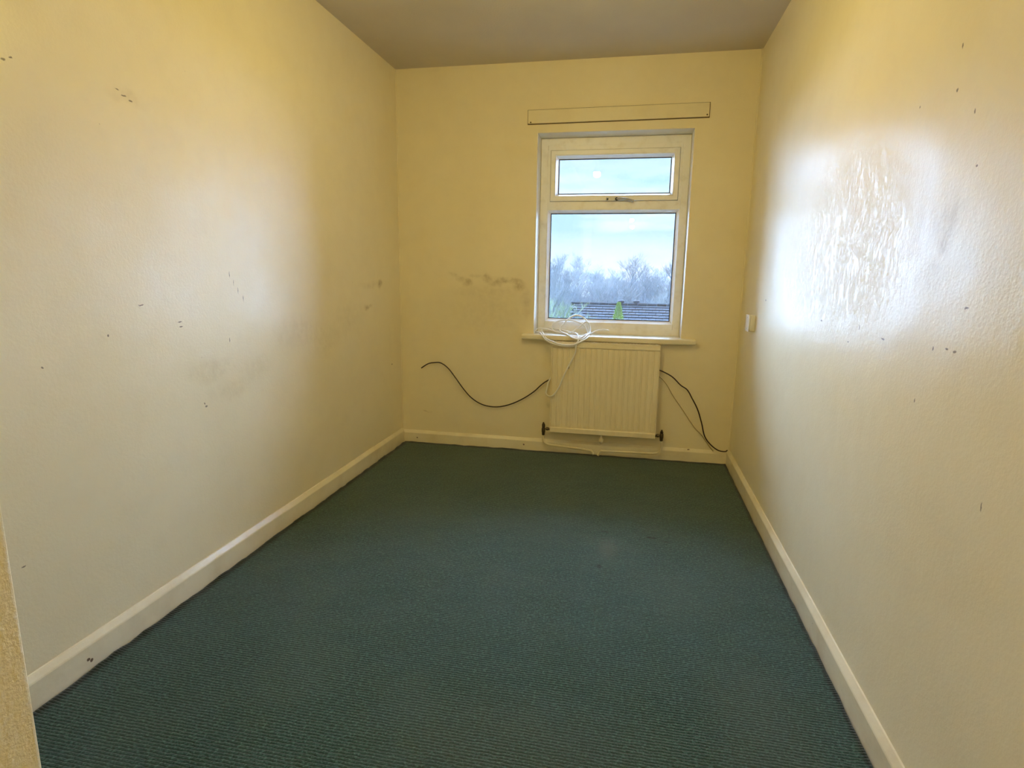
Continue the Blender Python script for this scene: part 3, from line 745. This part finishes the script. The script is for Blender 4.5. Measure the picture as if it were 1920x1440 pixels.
place_tree(4.9, 48, 1, 0.95, 'tall bare tree cut by the right edge of the lower pane', None, 2.2, .95)
rnd = random.Random(7)
ROWS = (('bare winter tree in the second row of the wood beyond the roof', 'bare trees in the second row of the wood'),
        ('bare winter tree in the third row of the wood beyond the roof', 'bare trees in the third row of the wood'),
        ('bare winter tree in the rearmost row of the wood beyond the roof', 'bare trees in the rearmost row of the wood'),
        ('shorter bare tree in the nearest row of the wood, just beyond the roof ridge', 'shorter bare trees nearest the roof'))
for row, (yy, sp_, x0, x1) in enumerate(((54, 1.5, -11, 9), (58, 1.7, -12, 10), (63, 2.2, -14, 12), (46, 2.4, -9, 8))):
    x = x0
    while x < x1:
        x += sp_*rnd.uniform(.8, 1.2)
        s = rnd.uniform(.80, .92)*(1.06 if row == 2 else 1)*(0.80 if row == 3 else 1)
        place_tree(x, yy+rnd.uniform(-1.5, 1.5), rnd.randrange(5), s, ROWS[row][0], ROWS[row][1], rnd.uniform(0, 6.28), s*rnd.uniform(.97, 1.06))
# leafless bushes left of the roof
variants.append(tree_mesh(21, 5.0, 1.0, 4, .8))
for me in variants[5]: me.materials.clear(); me.materials.append(M['bark_green'])
for i, (x, y, s, lb) in enumerate(((-1.7, 24, .95, 'greenish leafless bush against the left end of the roof'), (-3.0, 26, 1.0, 'greenish leafless bush beside the bush at the roof end'), (-.4, 22.0, .82, 'low twiggy bush in front of the left part of the roof'), (-4.6, 28, 1.0, 'greenish leafless bush left of the others, low in the pane'))):
    place_tree(x, y, 5, s, lb, None, i*1.3, None, 'leafless_bush')

# small green conifer in front of the roof
con = thing('small_conifer', 'small bright green conifer standing in front of the tiled roof', 'tree', (1.05, 19.0, GY(17.5)))
bm = bmesh.new(); tube(bm, [Vector((1.05, 19, GY(17.5)-.1)), Vector((1.05, 19, -1.0))], [.07, .03], 6); sub('trunk', bm, M['bark'], con)
bm = bmesh.new(); rnd = random.Random(5)
for i in range(2600):
    u = rnd.random()**.45; z = GY(17.5)+.3 + u*(0.10-GY(17.5)-.3); rr = (1-u)**.75*.85*rnd.uniform(.3, 1); a = rnd.uniform(0, 2*PI)
    p = Vector((1.05+math.cos(a)*rr, 19+math.sin(a)*rr, z)); d = Vector((math.cos(a), math.sin(a), .9)).normalized()*.09; s_ = d.cross(Vector((rnd.random(), rnd.random(), rnd.random()))).normalized()*.022
    bm.faces.new([bm.verts.new(q) for q in (p-s_, p+s_, p+d)])
sub('foliage', bm, M['leaf'], con)

# ---------------------------------------------------------------- neighbouring house
HX0, HX1, HY0, HY1, RZ, EZ = -1.3, 12.0, 21.0, 28.0, -.22, -2.6
house = thing('house', 'neighbouring house with a dark tiled roof below the wood', 'house', ((HX0+HX1)/2, HY0, GY(HY0)))
bm = bmesh.new(); box(bm, (HX0+.2, HY0+.3, GY(HY1)-.6), (HX1-.2, HY1-.3, EZ+.05))
sub('wall', bm, M['brick'], house)
ym = (HY0+HY1)/2
NC = 22; far = []
first = None
for c in range(NC):
    u0, u1 = c/NC, (c+1)/NC
    y0 = HY0 + (ym-HY0)*u0; y1 = HY0 + (ym-HY0)*u1; z0 = EZ + (RZ-EZ)*u0; z1 = EZ + (RZ-EZ)*u1
    bm = bmesh.new(); n = 44
    for k in range(n):
        xa = HX0 + (HX1-HX0)*(k + (c % 2)*.5)/n; xb = xa + (HX1-HX0)/n - .012
        xb = min(xb, HX1)
        if xb <= xa: continue
        v, fs = box(bm, (xa, y0-.03, z0-.02), (xb, y1+.02, z1))
        dy = (y1+.02)-(y0-.03)
        for i in (4, 5): v[i].co.z = z0+.045
        for i in (6, 7): v[i].co.z = z1+.015
        for i in (0, 1): v[i].co.z = z0+.015
        for i in (2, 3): v[i].co.z = z1-.01
    o = sub('tile_course', bm, M['tile'], house); o['kind'] = 'stuff'
bm = bmesh.new()
vv = [bm.verts.new(p) for p in ((HX0, ym, RZ), (HX1, ym, RZ), (HX1, HY1, EZ), (HX0, HY1, EZ), (HX0, ym, RZ-.1), (HX1, ym, RZ-.1), (HX1, HY1, EZ-.1), (HX0, HY1, EZ-.1))]
for q in ((0,1,2,3),(7,6,5,4),(0,4,5,1),(1,5,6,2),(2,6,7,3),(3,7,4,0)): bm.faces.new([vv[i] for i in q])
sub('rear_roof_slope', bm, M['tile'], house)
for x in (HX0+.25, HX1-.25):
    bm = bmesh.new()
    a = [bm.verts.new((x-.08, *p)) for p in ((HY0+.3, EZ), (HY1-.3, EZ), (ym, RZ-.06))]; b = [bm.verts.new((x+.08, *p)) for p in ((HY0+.3, EZ), (HY1-.3, EZ), (ym, RZ-.06))]
    bm.faces.new(a[::-1]); bm.faces.new(b)
    for k in range(3): bm.faces.new((a[k], a[(k+1)%3], b[(k+1)%3], b[k]))
    bmesh.ops.recalc_face_normals(bm, faces=bm.faces)
    sub('gable', bm, M['brick'], house)
bm = bmesh.new(); n = 30
for k in range(n):
    xa = HX0+(HX1-HX0)*k/n; xb = xa+(HX1-HX0)/n-.02
    tube(bm, [Vector((xa, ym, RZ+.02)), Vector((xb, ym, RZ+.02))], [.085, .08], 8)
rt = sub('ridge_tile', bm, M['ridge'], house, False); rt['kind'] = 'stuff'
for x in (1.05, 1.75):
    bm = bmesh.new(); lathe(bm, [(.13, 0), (.13, .10), (.16, .11), (.16, .16), (.10, .20)], 10, 'Z', (x, ym, RZ+.03)); sub('roof_vent', bm, M['ridge'], house)
sub('gutter', bbox_bm((HX0, HY0-.13, EZ-.1), (HX1, HY0-.02, EZ), .02, 2), M['black_plastic'], house)
